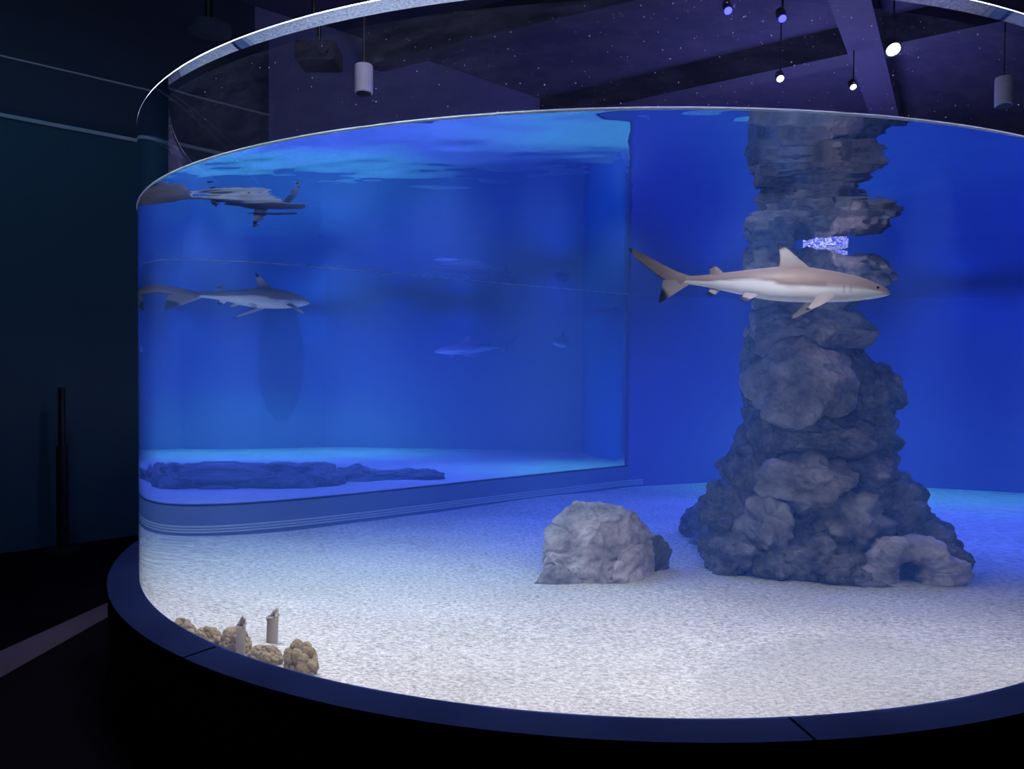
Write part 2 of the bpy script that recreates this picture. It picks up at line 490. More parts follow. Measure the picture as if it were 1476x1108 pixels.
# --- stacked column.  X/Z are metres in the tank
colroot = empty('rock_column', (1.85, 6.2, Z_SAND - 0.02))
tag(colroot, 'tall stacked reef rock column standing on the sand, reaching the water surface', 'rock')
def X(u): return 1.17 + (u - 1003) * 0.003065
def Zv(v): return 0.337 + (820 - v) * 0.00435
smoothk = dict(sub=6, amp=0.20, freq=1.3, fine=0.030, ffreq=6, facet=0.9)
roughk = dict(sub=6, amp=0.24, freq=1.9, fine=0.030, ffreq=12, lump=0.045, lfreq=10)
pieces = [
    # u, v, y, hu, hv, ry, style, mat
    (1100, 378, 5.55, 34, 26, .13, 'r', 'rock'),
    (1165, 392, 5.62, 40, 24, .16, 'r', 'rock'),
    (1235, 396, 5.66, 46, 22, .16, 'r', 'rock'),
    (1188, 425, 5.95, 84, 44, .30, 's', 'rock'),
    (1190, 478, 5.90, 92, 52, .30, 's', 'rock'),
    (1172, 556, 5.80, 74, 76, .28, 's', 'rock'),
    (1250, 560, 6.05, 46, 84, .26, 's', 'rockdark'),
    (1118, 560, 6.05, 26, 110, .20, 's', 'rockdark'),
    (1290, 572, 5.88, 24, 46, .16, 'r', 'rockdark'),
    (1288, 630, 5.98, 32, 52, .20, 'r', 'rockdark'),
    (1195, 632, 5.92, 96, 44, .34, 's', 'rockdark'),
    (1102, 640, 5.88, 26, 50, .20, 'r', 'rockdark'),
    (1078, 688, 5.88, 34, 44, .22, 'r', 'rockdark'),
    (1162, 692, 5.78, 70, 38, .30, 'r', 'rock'),
    (1268, 690, 6.00, 54, 64, .32, 'r', 'rockdark'),
    (1048, 742, 5.92, 36, 40, .24, 'r', 'rockdark'),
    (1098, 750, 5.78, 48, 48, .26, 'r', 'rock'),
    (1180, 740, 6.05, 80, 60, .34, 'r', 'rockdark'),
    (1235, 748, 5.78, 48, 46, .24, 'r', 'rock'),
    (1320, 742, 6.00, 34, 60, .30, 'r', 'rockdark'),
    (1045, 798, 5.80, 42, 38, .28, 'r', 'rockdark'),
    (1105, 806, 5.72, 40, 30, .24, 'r', 'rockdark'),
    (1185, 806, 5.66, 62, 40, .26, 'r', 'rockdark'),
    (1232, 826, 5.60, 44, 18, .24, 'r', 'rockdark'),
    (1352, 795, 5.98, 36, 52, .32, 'r', 'rockdark'),
    (1208, 795, 6.25, 138, 54, .50, 'r', 'rockdark'),
]
for i, (u, v, y, hu, hv, ry, st, mt) in enumerate(pieces):
    kw = dict(smoothk if st == 's' else roughk)
    if u < 1112 and v > 600: u += 10; hu *= 0.82
    if hu < 50: kw['sub'] = 5
    b = rock('boulder', (X(u), y, Zv(v)), (hu * 0.003065, ry, hv * 0.00435), i + 11, mt, None, **kw)
    b.parent = colroot
    b.matrix_parent_inverse = Matrix.Translation((-1.85, -6.2, -(Z_SAND - 0.02)))
# low boulders behind the column base
for i, (x, y, rx, ry, rz) in enumerate([(1.75, 6.95, .42, .38, .30), (2.15, 6.7, .34, .36, .34), (1.58, 6.6, .26, .32, .28), (2.0, 7.25, .34, .30, .26), (1.9, 7.6, .22, .25, .2), (2.25, 7.95, .15, .30, .10), (2.3, 8.4, .12, .28, .06)]):
    b = rock('boulder', (x, y, Z_SAND + 0.03), (rx, ry, rz), i + 61, 'rockdark', None, **dict(roughk, sub=5))
    b.parent = colroot
    b.matrix_parent_inverse = Matrix.Translation((-1.85, -6.2, -(Z_SAND - 0.02)))
# arch-shaped rock on the lower right with a hollow under it
bm = bmesh.new()
NA, NS = 150, 60
rows = []
for i in range(NA + 1):
    t = i / NA
    a = PI * (1.02 - 1.06 * t)
    cx_ = X(1298) + 0.125 * math.cos(a)
    cz_ = Zv(822) + 0.19 * math.sin(a)
    rad = 0.060 + 0.025 * math.sin(PI * t)
    row = []
    for k in range(NS):
        b_ = 2 * PI * k / NS
        nrm = Vector((math.cos(a) * math.cos(b_), math.sin(b_) * 1.3, math.sin(a) * math.cos(b_)))
        p = Vector((cx_, 5.54, cz_)) + nrm * rad
        p += nrm.normalized() * (0.042 * noise.fractal(p * 8, 0.9, 2.1, 6))
        row.append(bm.verts.new(p))
    rows.append(row)
for i in range(NA):
    for k in range(NS):
        bm.faces.new((rows[i][k], rows[i + 1][k], rows[i + 1][(k + 1) % NS], rows[i][(k + 1) % NS]))
bm.faces.new(rows[0]); bm.faces.new(list(reversed(rows[-1])))
bmesh.ops.recalc_face_normals(bm, faces=bm.faces)
o = mesh_obj('arched_rock', bm, M['rockpale'], None, smooth=True)
o.parent = colroot
o.matrix_parent_inverse = Matrix.Translation((-1.85, -6.2, -(Z_SAND - 0.02)))
o['label'] = 'paler arched rock with a dark hollow under it'

# --- standpipe with a strainer, up through the column top
pipe = empty('standpipe', (1.82, 5.95, 2.0))
tag(pipe, 'short blue-grey pipe with a glittering strainer band atop the rock column', 'pipe')
bm = bmesh.new(); add_cyl(bm, (0, 0, -0.05), (0, 0, 0.27), 0.085, seg=40)
for s_ in (0.27,):
    add_cyl(bm, (0, 0, 0.255), (0, 0, 0.275), 0.092, seg=40)
mesh_obj('pipe_body', bm, M['pipe'], pipe)
bm = bmesh.new()
for k in range(30):
    a = 2 * PI * k / 30
    for j in range(4):
        add_box(bm, (0.096 * math.cos(a), 0.096 * math.sin(a), 0.278 + j * 0.016), (0.010, 0.013, 0.010), Matrix.Rotation(a, 3, 'Z'))
add_cyl(bm, (0, 0, 0.268), (0, 0, 0.335), 0.092, seg=40)
mesh_obj('strainer', bm, M['strainer'], pipe)

# --- single boulder on the sand
def hull_rock(name, pts, seed, mat, root, amp=0.018, sub=5, loc=(0, 0, 0)):
    bm = bmesh.new()
    for p in pts: bm.verts.new(p)
    r = bmesh.ops.convex_hull(bm, input=bm.verts)
    bmesh.ops.delete(bm, geom=[g for g in r['geom_interior'] if isinstance(g, bmesh.types.BMVert)], context='VERTS')
    bmesh.ops.triangulate(bm, faces=bm.faces)
    for _ in range(sub):
        bmesh.ops.subdivide_edges(bm, edges=bm.edges, cuts=1, use_grid_fill=True)
        if _ in (1, 2):
            bmesh.ops.smooth_vert(bm, verts=bm.verts, factor=0.16, use_axis_x=True, use_axis_y=True, use_axis_z=True)
    bm.normal_update()
    o_ = Vector((seed * 2.3, seed, 0.4))
    for v in bm.verts:
        p = v.co
        k = amp * (1.5 * noise.fractal(p * 5 + o_, 1.0, 2.0, 3) + 0.8 * noise.fractal(p * 22 + o_, 0.8, 2.0, 4))
        # a few diagonal cracks
        w = Vector((p.x * 4.2 + p.z * 3.1, p.y * 2, p.z * 4 - p.x * 2.2)) + o_
        rg = abs(noise.noise(w * 0.9))
        if rg < 0.05: k -= (0.05 - rg) * 0.5
        v.co = p + v.normal * k
    return mesh_obj(name, bm, M[mat], root, smooth=True)
rk = empty('sand_boulder', (0.65, 5.4, Z_SAND - 0.03))
tag(rk, 'single mottled grey boulder lying on the sand left of the rock column', 'rock')
P = lambda l: [Vector((x - 0.65, y - 5.4, z - (Z_SAND - 0.03))) for x, y, z in l]
hull_rock('main_rock', P([(0.345, 5.35, 0.27), (0.345, 5.30, 0.50), (0.36, 5.45, 0.60), (0.46, 5.42, 0.735), (0.50, 5.55, 0.77), (0.60, 5.45, 0.76), (0.84, 5.55, 0.70),
                          (0.62, 5.30, 0.68), (0.50, 5.22, 0.45), (0.60, 5.20, 0.28), (0.86, 5.44, 0.45), (0.89, 5.58, 0.60), (0.92, 5.66, 0.45), (0.84, 5.44, 0.28),
                          (0.40, 5.75, 0.28), (0.88, 5.85, 0.28), (0.55, 5.75, 0.70), (0.82, 5.75, 0.66), (0.44, 5.24, 0.28), (0.93, 5.7, 0.27)]), 3, 'rockpale', rk)
hull_rock('foot_rock', P([(0.245, 5.22, 0.27), (0.27, 5.20, 0.34), (0.34, 5.24, 0.43), (0.42, 5.22, 0.40), (0.52, 5.20, 0.36), (0.53, 5.18, 0.27), (0.40, 5.16, 0.27), (0.40, 5.40, 0.40), (0.30, 5.40, 0.27), (0.55, 5.4, 0.27)]), 5, 'rock', rk, sub=4)
hull_rock('wing_rock', P([(0.62, 5.22, 0.27), (0.66, 5.20, 0.40), (0.80, 5.34, 0.52), (0.90, 5.46, 0.44), (0.93, 5.52, 0.27), (0.77, 5.27, 0.27), (0.9, 5.5, 0.55), (0.70, 5.45, 0.5)]), 8, 'rockpale', rk, sub=4)
hull_rock('end_rock', P([(0.88, 5.55, 0.27), (0.90, 5.58, 0.56), (0.98, 5.64, 0.53), (1.04, 5.72, 0.44), (1.05, 5.76, 0.27), (1.00, 5.64, 0.27), (0.9, 5.8, 0.5), (1.0, 5.8, 0.28)]), 9, 'rockdark', rk, sub=4)

# ------------------------------------------------------------------ corals and tubes by the glass
def coral(c, rad, seed, label, lump, lf):
    bm = bmesh.new()
    bmesh.ops.create_icosphere(bm, subdivisions=6, radius=1.0)
    o_ = Vector((seed * 1.3, seed * 2.1, seed))
    rm = sum(rad) / 3
    for v in bm.verts:
        n_ = v.co.normalized()
        q = Vector((v.co.x * rad[0], v.co.y * rad[1], v.co.z * rad[2]))
        k = 0.14 * rm * noise.noise(n_ * 1.7 + o_)
        ds, _ = noise.voronoi((q + Vector((noise.noise(q * 30 + o_), noise.noise(q * 30 - o_), 0)) * 0.006) * lf + o_)
        k += lump * (math.sqrt(max(0.0, 1 - min(1, ds[0] * 1.25) ** 2)) - 0.5)
        k += 0.0022 * noise.fractal(q * 110 + o_, 1.0, 2.0, 3)
        v.co = q + n_ * k
    o = mesh_obj('coral_lump', bm, M['coral'], None, smooth=True, loc=c)
    tag(o, label, 'coral', 'tan coral lumps along the front glass')
    return o
coral((-1.25, 3.84, 0.342), (0.062, 0.062, 0.052), 2, 'leftmost tan coral lump, mostly hidden behind the navy ledge', 0.014, 44)
coral((-1.125, 3.72, 0.342), (0.060, 0.058, 0.058), 3, 'small tan coral lump, second from the left along the ledge', 0.014, 42)
coral((-1.005, 3.635, 0.350), (0.068, 0.062, 0.074), 4, 'tan coral lump directly behind the left clear tube', 0.014, 46)
coral((-0.875, 3.47, 0.342), (0.070, 0.060, 0.060), 5, 'low wide tan coral lump between the left tube and the tall knobbly one', 0.011, 58)
coral((-0.728, 3.36, 0.365), (0.062, 0.062, 0.088), 6, 'tall knobbly coral lump with fat rounded knobs, rightmost of the row', 0.022, 30)

def tube(c, r, h, seed, label, lean):
    root = empty('cut_tube', c)
    tag(root, label, 'tube')
    bm = bmesh.new()
    n = 28
    rings = []
    for k in range(12):
        t = k / 11
        row = []
        for i in range(n):
            a = 2 * PI * i / n
            zz = t * h
            if t == 1: zz = h * (0.86 + 0.17 * math.cos(a - lean)) + 0.004 * math.sin(a * 5)
            if k == 10: zz = h * 0.80
            rr = r * (1 - 0.06 * t)
            row.append(bm.verts.new((rr * math.cos(a), rr * math.sin(a), zz - (0.05 if k == 0 else 0.0))))
        rings.append(row)
    for k in range(11):
        for i in range(n):
            bm.faces.new((rings[k][i], rings[k][(i + 1) % n], rings[k + 1][(i + 1) % n], rings[k + 1][i]))
    o = mesh_obj('tube_wall', bm, M['tube'], root, smooth=True)
    md = o.modifiers.new('s', 'SOLIDIFY'); md.thickness = 0.004
    # pointed split flap at the top
    bm = bmesh.new()
    a = lean
    p = Vector((math.cos(a), math.sin(a), 0)) * r * 0.9
    q = Vector((-math.sin(a), math.cos(a), 0)) * r * 0.75
    vs = [bm.verts.new(v) for v in (p + q + Vector((0, 0, h * 0.84)), p - q + Vector((0, 0, h * 0.84)), p * 0.6 - q * 0.45 + Vector((0, 0, h * 0.97)), p * 0.55 + q * 0.35 + Vector((0, 0, h * 1.08)))]
    bm.faces.new(vs)
    o = mesh_obj('split_tip', bm, M['tube'], root)
    md = o.modifiers.new('s', 'SOLIDIFY'); md.thickness = 0.003
    return root
tube((-0.98, 3.545, Z_SAND), 0.021, 0.165, 1, 'left of two clear tan cut tubes, in front of a coral lump', 0.9)
tube((-0.858, 3.81, Z_SAND), 0.024, 0.150, 2, 'right of two clear tan cut tubes, standing alone in the sand', 0.4)

# ------------------------------------------------------------------ sharks
BROWN = Vector((0.36, 0.285, 0.26)); WHITE = Vector((0.80, 0.82, 0.84)); BLACK = Vector((0.008, 0.008, 0.012)); DARK = Vector((0.15, 0.12, 0.115))
PROFILE = [  # s, top half height, bottom half height, half width
    (0.000, .002, .001, .002), (0.006, .009, .008, .012), (0.02, .018, .016, .024), (0.045, .028, .027, .035), (0.08, .037, .040, .043),
    (0.12, .047, .050, .050), (0.17, .057, .058, .056), (0.23, .067, .063, .061), (0.30, .075, .068, .064), (0.37, .076, .070, .063), (0.44, .070, .068, .058),
    (0.52, .056, .058, .048), (0.60, .042, .042, .035), (0.67, .030, .028, .024), (0.72, .022, .020, .016), (0.76, .018, .016, .011), (0.80, .016, .013, .008), (0.84, .012, .008, .006)]
def interp(tab, s):
    if s <= tab[0][0]: return tab[0][1:]
    for a, b in zip(tab[:-1], tab[1:]):
        if s <= b[0]:
            t = (s - a[0]) / (b[0] - a[0]); 
            return tuple(a[i] + (b[i] - a[i]) * t for i in range(1, len(a)))
    return tab[-1][1:]

def make_shark(label, head, yaw, L, bend, pitch_=0.0, group='blacktip reef sharks', dark=1.0, roll_=0.0):
    """head: snout position; body trails behind; bend(s) = extra heading angle of the tail part, radians"""
    # spine in the shark's own frame: forward = +X, left = +Y
    NSEG = 72
    sp, tan = [], []
    p = Vector((0, 0, 0))
    for i in range(NSEG * 2 + 1):
        s = i / (NSEG * 2) * 1.15
        a = bend(s)
        d = Vector((-math.cos(a), -math.sin(a), 0))
        sp.append(p.copy()); tan.append(d.copy())
        p = p + d * (1.15 / (NSEG * 2))
    def frame(s):
        x = s / 1.15 * NSEG * 2
        i = max(0, min(NSEG * 2 - 1, int(x))); t = x - i
        P_ = sp[i].lerp(sp[i + 1], t); d = tan[i].lerp(tan[i + 1], t).normalized()
        side = Vector((-d.y, d.x, 0))       # shark's right/left
        return P_, d, side
    bm = bmesh.new()
    lay = bm.verts.layers.float_color.new('tint')
    NC = 40
    rows = []
    NB = 90
    for i in range(NB + 1):
        s = 0.84 * (i / NB) ** 1.25
        th, bh, w = interp(PROFILE, s)
        P_, d, side = frame(s)
        zc = -0.004 + 0.012 * max(0, (0.1 - s) / 0.1) * -1.0
        row = []
        for k in range(NC):
            a = 2 * PI * k / NC
            ca, sa = math.cos(a), math.sin(a)
            hz = th if sa > 0 else bh
            e = 0.9
            yy = w * (abs(ca) ** e) * (1 if ca > 0 else -1)
            zz = hz * (abs(sa) ** e) * (1 if sa > 0 else -1)
            v = bm.verts.new(P_ + side * yy + Vector((0, 0, zz + zc)))
            # countershading: brown back, white belly, with a pale wedge along the flank
            hcrit = -0.10 * bh / 0.07
            rel = zz / max(th, bh)
            line = -0.12 + 0.10 * math.sin(s * 9)
            if 0.38 < s < 0.70: line += 0.42 * math.sin((s - 0.38) / 0.32 * PI) * (1 if s > .45 else (s - .38) / .07)
            if s > 0.7: line = -0.1
            m_ = max(0.0, min(1.0, (rel - line) / 0.16 + 0.5))
            m_ = m_ * m_ * (3 - 2 * m_)
            c = WHITE.lerp(BROWN, m_)
            # darker stripe just above the pale flank
            if rel > line - .05 and rel < line + 0.35 and 0.25 < s < 0.75:
                c = c.lerp(DARK, 0.55 * (1 - abs(rel - line - 0.15) / 0.22 if abs(rel - line - 0.15) < 0.22 else 0))
            # gill slits
            if 0.155 < s < 0.205 and -0.45 < rel < 0.15:
                g = abs(((s - 0.155) / 0.0125) % 1 - 0.5)
                if g < 0.15: c = c * 0.7
            v[lay] = (c.x, c.y, c.z, 1)
            row.append(v)
        rows.append(row)
    for i in range(NB):
        for k in range(NC):
            bm.faces.new((rows[i][k], rows[i + 1][k], rows[i + 1][(k + 1) % NC], rows[i][(k + 1) % NC]))
    bm.faces.new(rows[0]); bm.faces.new(list(reversed(rows[-1])))

    def fin(outline_pts, place, thick, colf, n=18, m=12):
        """outline_pts: (leading edge fn, trailing edge fn) as polylines from root to tip in (s, h)"""
        lead, trail = outline_pts
        def along(poly, t):
            x = t * (len(poly) - 1); i = min(len(poly) - 2, int(x)); f = x - i
            return (poly[i][0] + (poly[i + 1][0] - poly[i][0]) * f, poly[i][1] + (poly[i + 1][1] - poly[i][1]) * f)
        g = {}
        for side_ in (-1, 1):
            for i in range(n + 1):
                t = i / n
                a = along(lead, t); b = along(trail, t)
                for j in range(m + 1):
                    f = j / m
                    s_ = a[0] + (b[0] - a[0]) * f; h_ = a[1] + (b[1] - a[1]) * f
                    prof = math.sin(PI * min(1, f * 1.0)) ** 0.6 if 0 < f < 1 else 0
                    tt = thick * (1 - 0.85 * t) * prof
                    v = bm.verts.new(place(s_, h_, tt * side_))
                    c = colf(t, f)
                    v[lay] = (c.x, c.y, c.z, 1)
                    g[(side_, i, j)] = v
            for i in range(n):
                for j in range(m):
                    q = [g[(side_, i, j)], g[(side_, i + 1, j)], g[(side_, i + 1, j + 1)], g[(side_, i, j + 1)]]
                    if side_ < 0: q.reverse()
                    bm.faces.new(q)
    def vert_place(s_, h_, t_):
        P_, d, side = frame(s_)
        return P_ + side * t_ + Vector((0, 0, h_))
    def tipcol(base, th0=0.62, soft=0.08, tip=BLACK):
        def f(t, _f):
            m_ = max(0, min(1, (t - th0) / soft))
            return base.lerp(tip, m_)
        return f
    # first dorsal
    fin(([(.295, .060), (.345, .100), (.385, .135), (.420, .162), (.432, .166)], [(.425, .060), (.420, .090), (.424, .120), (.434, .150), (.438, .163)]), vert_place, .010,
        lambda t, f: BROWN.lerp(WHITE, .15 + .6 * max(0, min(1, (t - .1) / .4))).lerp(BLACK, max(0, min(1, (t - .60) / .07))))
    # second dorsal
    fin(([(.625, .030), (.648, .052), (.665, .064)], [(.680, .026), (.680, .040), (.690, .050)]), vert_place, .006, tipcol(BROWN * 0.8, .75))
    # anal
    fin(([(.625, -.028), (.650, -.055), (.668, -.068)], [(.680, -.024), (.676, -.040), (.690, -.058)]), vert_place, .006, tipcol(WHITE * 0.7, .6))
    # caudal: upper lobe and lower lobe
    def caud(t, f):
        edge = 1 if (f > 0.86 or t > 0.93) else 0
        return (BROWN * 0.85).lerp(BLACK, 0.9 * edge)
    fin(([(.745, .012), (.80, .030), (.86, .058), (.92, .090), (.975, .118), (1.0, .128)],
         [(.800, -.030), (.845, -.014), (.885, .014), (.930, .050), (.972, .082), (1.0, .116)]), vert_place, .011, caud, 30, 14)
    fin(([(.735, -.010), (.775, -.035), (.815, -.066), (.850, -.094), (.862, -.102)],
         [(.855, .008), (.860, -.020), (.862, -.050), (.866, -.078), (.868, -.098)]), vert_place, .010,
        lambda t, f: (BROWN * 0.85).lerp(WHITE, .2).lerp(BLACK, max(0, min(1, (t - .45 + (f - .5) * .2) / .12))), 24, 12)
    # paired fins
    def pair_place(sgn, droop, z0, w0):
        def pl(s_, h_, t_):
            P_, d, side = frame(s_)
            out = side * sgn * math.cos(droop) + Vector((0, 0, -math.sin(droop)))
            nr = side * sgn * math.sin(droop) + Vector((0, 0, math.cos(droop)))
            return P_ + side * sgn * w0 + Vector((0, 0, z0)) + out * h_ + nr * t_
        return pl
    for sg in (-1, 1):
        dr = 0.55 if sg > 0 else 0.75
        fin(([(.205, -.012), (.235, .045), (.275, .095), (.318, .138), (.338, .150)], [(.285, -.012), (.290, .030), (.305, .070), (.325, .110), (.345, .145)]),
            pair_place(sg, dr, -.036, .044), .009, tipcol((BROWN * .75).lerp(WHITE, .25), .82), 22, 12)
        fin(([(.480, -.01), (.505, .028), (.530, .050)], [(.545, -.01), (.548, .018), (.556, .040)]),
            pair_place(sg, 0.8, -.042, .022), .006, tipcol((BROWN * .7).lerp(WHITE, .25), .85), 12, 8)
    for v in bm.verts:
        v.co *= L
    bmesh.ops.recalc_face_normals(bm, faces=bm.faces)
    o = mesh_obj('shark', bm, M['skin'], None, smooth=True)
    o.location = head
    o.rotation_euler = (roll_, pitch_, yaw)
    tag(o, label, 'shark', group)
    # eyes
    for sg in (-1, 1):
        P_, d, side = frame(0.058)
        e = bmesh.new(); bmesh.ops.create_uvsphere(e, u_segments=16, v_segments=10, radius=0.0065 * L)
        mesh_obj('eye', e, M['eye'], o, smooth=True, loc=(P_ + side * sg * 0.0335 + Vector((0, 0, 0.001))) * L)
    return o

# big shark near the front glass, facing right, tail swung slightly back
make_shark('large blacktip shark swimming right in front of the rock column', (1.345, 3.08, 1.890), -0.03, 0.90, lambda s: 0.0 if s < .35 else -(s - .35) * 0.55, pitch_=0.055, group=None)
# shark by the left window, heading away
make_shark('blacktip shark swimming near the left curve of the tank', (-0.86, 6.40, 2.030), math.atan2(0.84, 0.42), 0.95, lambda s: 0.0 if s < .5 else -(s - .5) * 1.0, pitch_=0.0, group=None)
# two sharks far to the right, seen in the flat window's reflection
make_shark('shark at the far right side, seen reflected mid-left in the window', (4.11, 8.98, 1.77), math.atan2(8.98 - 9.92, 4.11 - 4.63), 1.05, lambda s: 0.0 if s < .4 else (s - .4) * 0.3, pitch_=0.09, group=None)
make_shark('shark by the back liner, seen reflected beside the pale light column', (3.90, 10.12, 1.90), math.atan2(-0.5, -0.95), 1.0, lambda s: 0.0 if s < .3 else -(s - .3) * 0.35, pitch_=0.02, group=None)

# ------------------------------------------------------------------ lights in the tank: unseen, added underwater in place of overhead lamps
def area(name, loc, size, power, col, rot=(0, 0, 0), spread=PI, mis=False, shape='DISK'):
    l = bpy.data.lights.new(name, 'AREA'); l.shape = shape; l.size = size; l.energy = power; l.color = col
    l.spread = spread
    l.cycles.use_multiple_importance_sampling = mis
    o = bpy.data.objects.new(name, l); o.location = loc; o.rotation_euler = rot
    return link(o)
def spot(name, loc, target, power, col, angle=40, blend=0.3, radius=0.05):
    l = bpy.data.lights.new(name, 'SPOT'); l.energy = power; l.color = col; l.spot_size = math.radians(angle); l.spot_blend = blend
    l.shadow_soft_size = radius
    l.cycles.use_multiple_importance_sampling = False
    o = bpy.data.objects.new(name, l); o.location = loc
    o.rotation_euler = (Vector(target) - Vector(loc)).to_track_quat('-Z', 'Y').to_euler()
    return link(o)
ZL = Z_WATER - 0.03
WH = (1.0, 0.92, 0.95)
BL = (0.09, 0.15, 1.0)
CY = (0.13, 0.85, 0.85)
def underwater_fill(x, y, pw, col, ang=120, tx=None, ty=None, blend=0.9):
    spot('underwater_fill', (x, y, ZL), (tx if tx is not None else x + 0.001, ty if ty is not None else y, 0), pw, col, ang, blend, 0.12)
for x, y, pw in ((-1.2, 4.1, 140), (-0.2, 2.95, 105), (0.55, 4.1, 75), (2.3, 3.5, 100)):
    underwater_fill(x, y, pw, WH)
underwater_fill(-0.7, 5.6, 150, (0.6, 0.8, 1.0))
underwater_fill(1.75, 5.55, 130, (0.9, 0.78, 1.0), 150)
underwater_fill(1.05, 3.5, 70, WH, 160)
underwater_fill(0.9, 2.62, 34, WH, 160)  # added to light the near flank of the big shark
for deg in (190, 204, 218, 232, 246, 260, 274, 288, 302, 316, 330):  # unseen ring of narrow lights added for the bright sand edge
    q = Vector((math.cos(math.radians(deg)), math.sin(math.radians(deg)))) * (R - 0.10)
    underwater_fill(C.x + q.x, C.y + q.y, 620, WH, 22, blend=0.7)
for x, y, pw in ((0.5, 6.9, 130), (1.7, 8.2, 185), (3.0, 6.9, 160), (3.2, 9.0, 165), (5.0, 8.2, 185)):
    underwater_fill(x, y, pw, BL, 172, blend=1.0)
underwater_fill(3.0, 10.2, 85, CY, 92)
underwater_fill(5.8, 8.3, 105, CY, 92)
spot('underwater_fill', (1.9, 7.4, ZL), (3.0, 10.9, 2.1), 50, BL, 120, 1.0, 0.1)  # added, unseen, to brighten the upper part of the liners
spot('underwater_fill', (2.4, 7.2, ZL), (6.6, 8.2, 2.1), 60, BL, 120, 1.0, 0.1)

# ------------------------------------------------------------------ room
def struct(o):
    o['kind'] = 'structure'
    return o
bm = bmesh.new(); add_box(bm, (2, 6, -0.05), (24, 24, 0.1)); struct(mesh_obj('floor', bm, M['floor']))
ZC = 5.2
bm = bmesh.new(); add_box(bm, (2, 6, ZC + 0.05), (24, 24, 0.1)); struct(mesh_obj('ceiling', bm, M['ceiling']))
wd = Vector((0.80, 0.72)).normalized(); wn = Vector((wd.y, -wd.x))
w0 = Vector((-4.23, 6.3))
def wall_piece(name, t0, t1, z0, z1, off, th, m):
    bm = bmesh.new()
    a = w0 + wd * t0; b = w0 + wd * t1
    c = (a + b) / 2 + wn * off
    add_box(bm, (c.x, c.y, (z0 + z1) / 2), (t1 - t0, th, z1 - z0), Matrix.Rotation(math.atan2(wd.y, wd.x), 3, 'Z'))
    return mesh_obj(name, bm, m)
struct(wall_piece('wall_left', -7, 9, 0, 3.6, -0.05, 0.10, M['wall']))
struct(wall_piece('wall_left_upper', -7, 2.2, 3.6, ZC, -0.10, 0.10, M['wallup']))
struct(wall_piece('wall_left_far', 2.2, 9, 3.6, ZC, -0.10, 0.10, M['wallgrey']))
struct(wall_piece('trim_1', -7, 9, 3.595, 3.625, 0.012, 0.03, M['trim']))
struct(wall_piece('trim_2', -7, 2.2, 4.10, 4.112, -0.04, 0.03, M['trim']))
bm = bmesh.new(); add_box(bm, (5, 13.6, ZC / 2), (18, 0.1, ZC)); struct(mesh_obj('wall_back', bm, M['wallgrey']))
bm = bmesh.new(); add_box(bm, (13, 6, ZC / 2), (0.1, 24, ZC)); struct(mesh_obj('wall_right', bm, M['wallup']))
bm = bmesh.new(); add_box(bm, (2, -5, ZC / 2), (24, 0.1, ZC)); struct(mesh_obj('wall_front', bm, M['wallup']))

# stanchion
st = empty('stanchion_post', (-3.75, 6.35, 0))
tag(st, 'thin black post standing before the dark wall left of the tank', 'post')
bm = bmesh.new(); add_cyl(bm, (0, 0, 0.0), (0, 0, 0.03), 0.13); mesh_obj('base', bm, M['black'], st, smooth=False)
bm = bmesh.new(); add_cyl(bm, (0, 0, 0.03), (0, 0, 0.9), 0.045); add_cyl(bm, (0, 0, 0.9), (0, 0, 1.38), 0.028); mesh_obj('pole', bm, M['black'], st)

# ceiling beams and ducts
def beam(name, a, b, w, h, m, label, cat, group=None):
    a = Vector(a); b = Vector(b); d = b - a
    bm = bmesh.new()
    add_box(bm, (a + b) / 2, (d.length, w, h), Matrix.Rotation(math.atan2(d.y, d.x), 3, 'Z'))
    o = mesh_obj(name, bm, m)
    tag(o, label, cat, group)
    return o
beam('ceiling_beam', (-2.2, 12.5, ZC - 0.15), (5.5, 7.0, ZC - 0.15), 0.35, 0.3, M['ductlight'], 'black ceiling beam, farther of the two running diagonally behind the rim', 'beam')
beam('ceiling_beam', (-3.0, 9.4, ZC - 0.15), (4.0, 5.6, ZC - 0.15), 0.25, 0.3, M['ductlight'], 'black ceiling beam, nearer of the two running diagonally above the tank', 'beam')
beam('ceiling_duct', (2.6, 6.2, ZC - 0.2), (6.5, 12.5, ZC - 0.2), 0.35, 0.25, M['beam'], 'violet-grey ceiling duct running away above the rock column', 'duct')

# lamps
def can_lamp(label, loc, r, h, housing, lens, tilt=(0, 0, 0), drop=None):
    tilt = Matrix.Rotation(-0.6 if r < 0.07 else 0.0, 3, 'X')
    root = empty('ceiling_spotlight', loc)
    tag(root, label, 'lamp')
    bm = bmesh.new(); add_cyl(bm, (0, 0, 0), tilt @ Vector((0, 0, h)), r)
    o = mesh_obj('housing', bm, housing, root)
    bv = o.modifiers.new('b', 'BEVEL'); bv.width = r * 0.12; bv.segments = 2
    bm = bmesh.new(); add_cyl(bm, tilt @ Vector((0, 0, -0.006)), tilt @ Vector((0, 0, 0.004)), r * 0.82); mesh_obj('lens', bm, lens, root)
    top = ZC - loc[2]
    if top - h > 0.02:
        bm = bmesh.new(); add_cyl(bm, (0, 0, h * 0.9), (0, 0, top), 0.007); mesh_obj('hanging_rod', bm, M['black'], root)
    return root
def at(u, v, y):
    d = camdir((u - 738) / 1100, 1, -(v - 554) / 1100)
    return Vector((0, 0, CAMZ)) + d * (y / d.y)
p = at(519, 137, 6.4)
can_lamp('white can spotlight hanging behind the acrylic rim on the left', p, 0.078, 0.23, M['whitecan'], M['lensoff'])
p = at(1297, 73, 6.0)
can_lamp('brightest white ceiling spotlight above the tank', p, 0.065, 0.10, M['black'], M['lens'])
p = at(1130, 115, 8.0)
can_lamp('small warm white spotlight left of the brightest one', p, 0.045, 0.08, M['black'], M['lenswarm'])
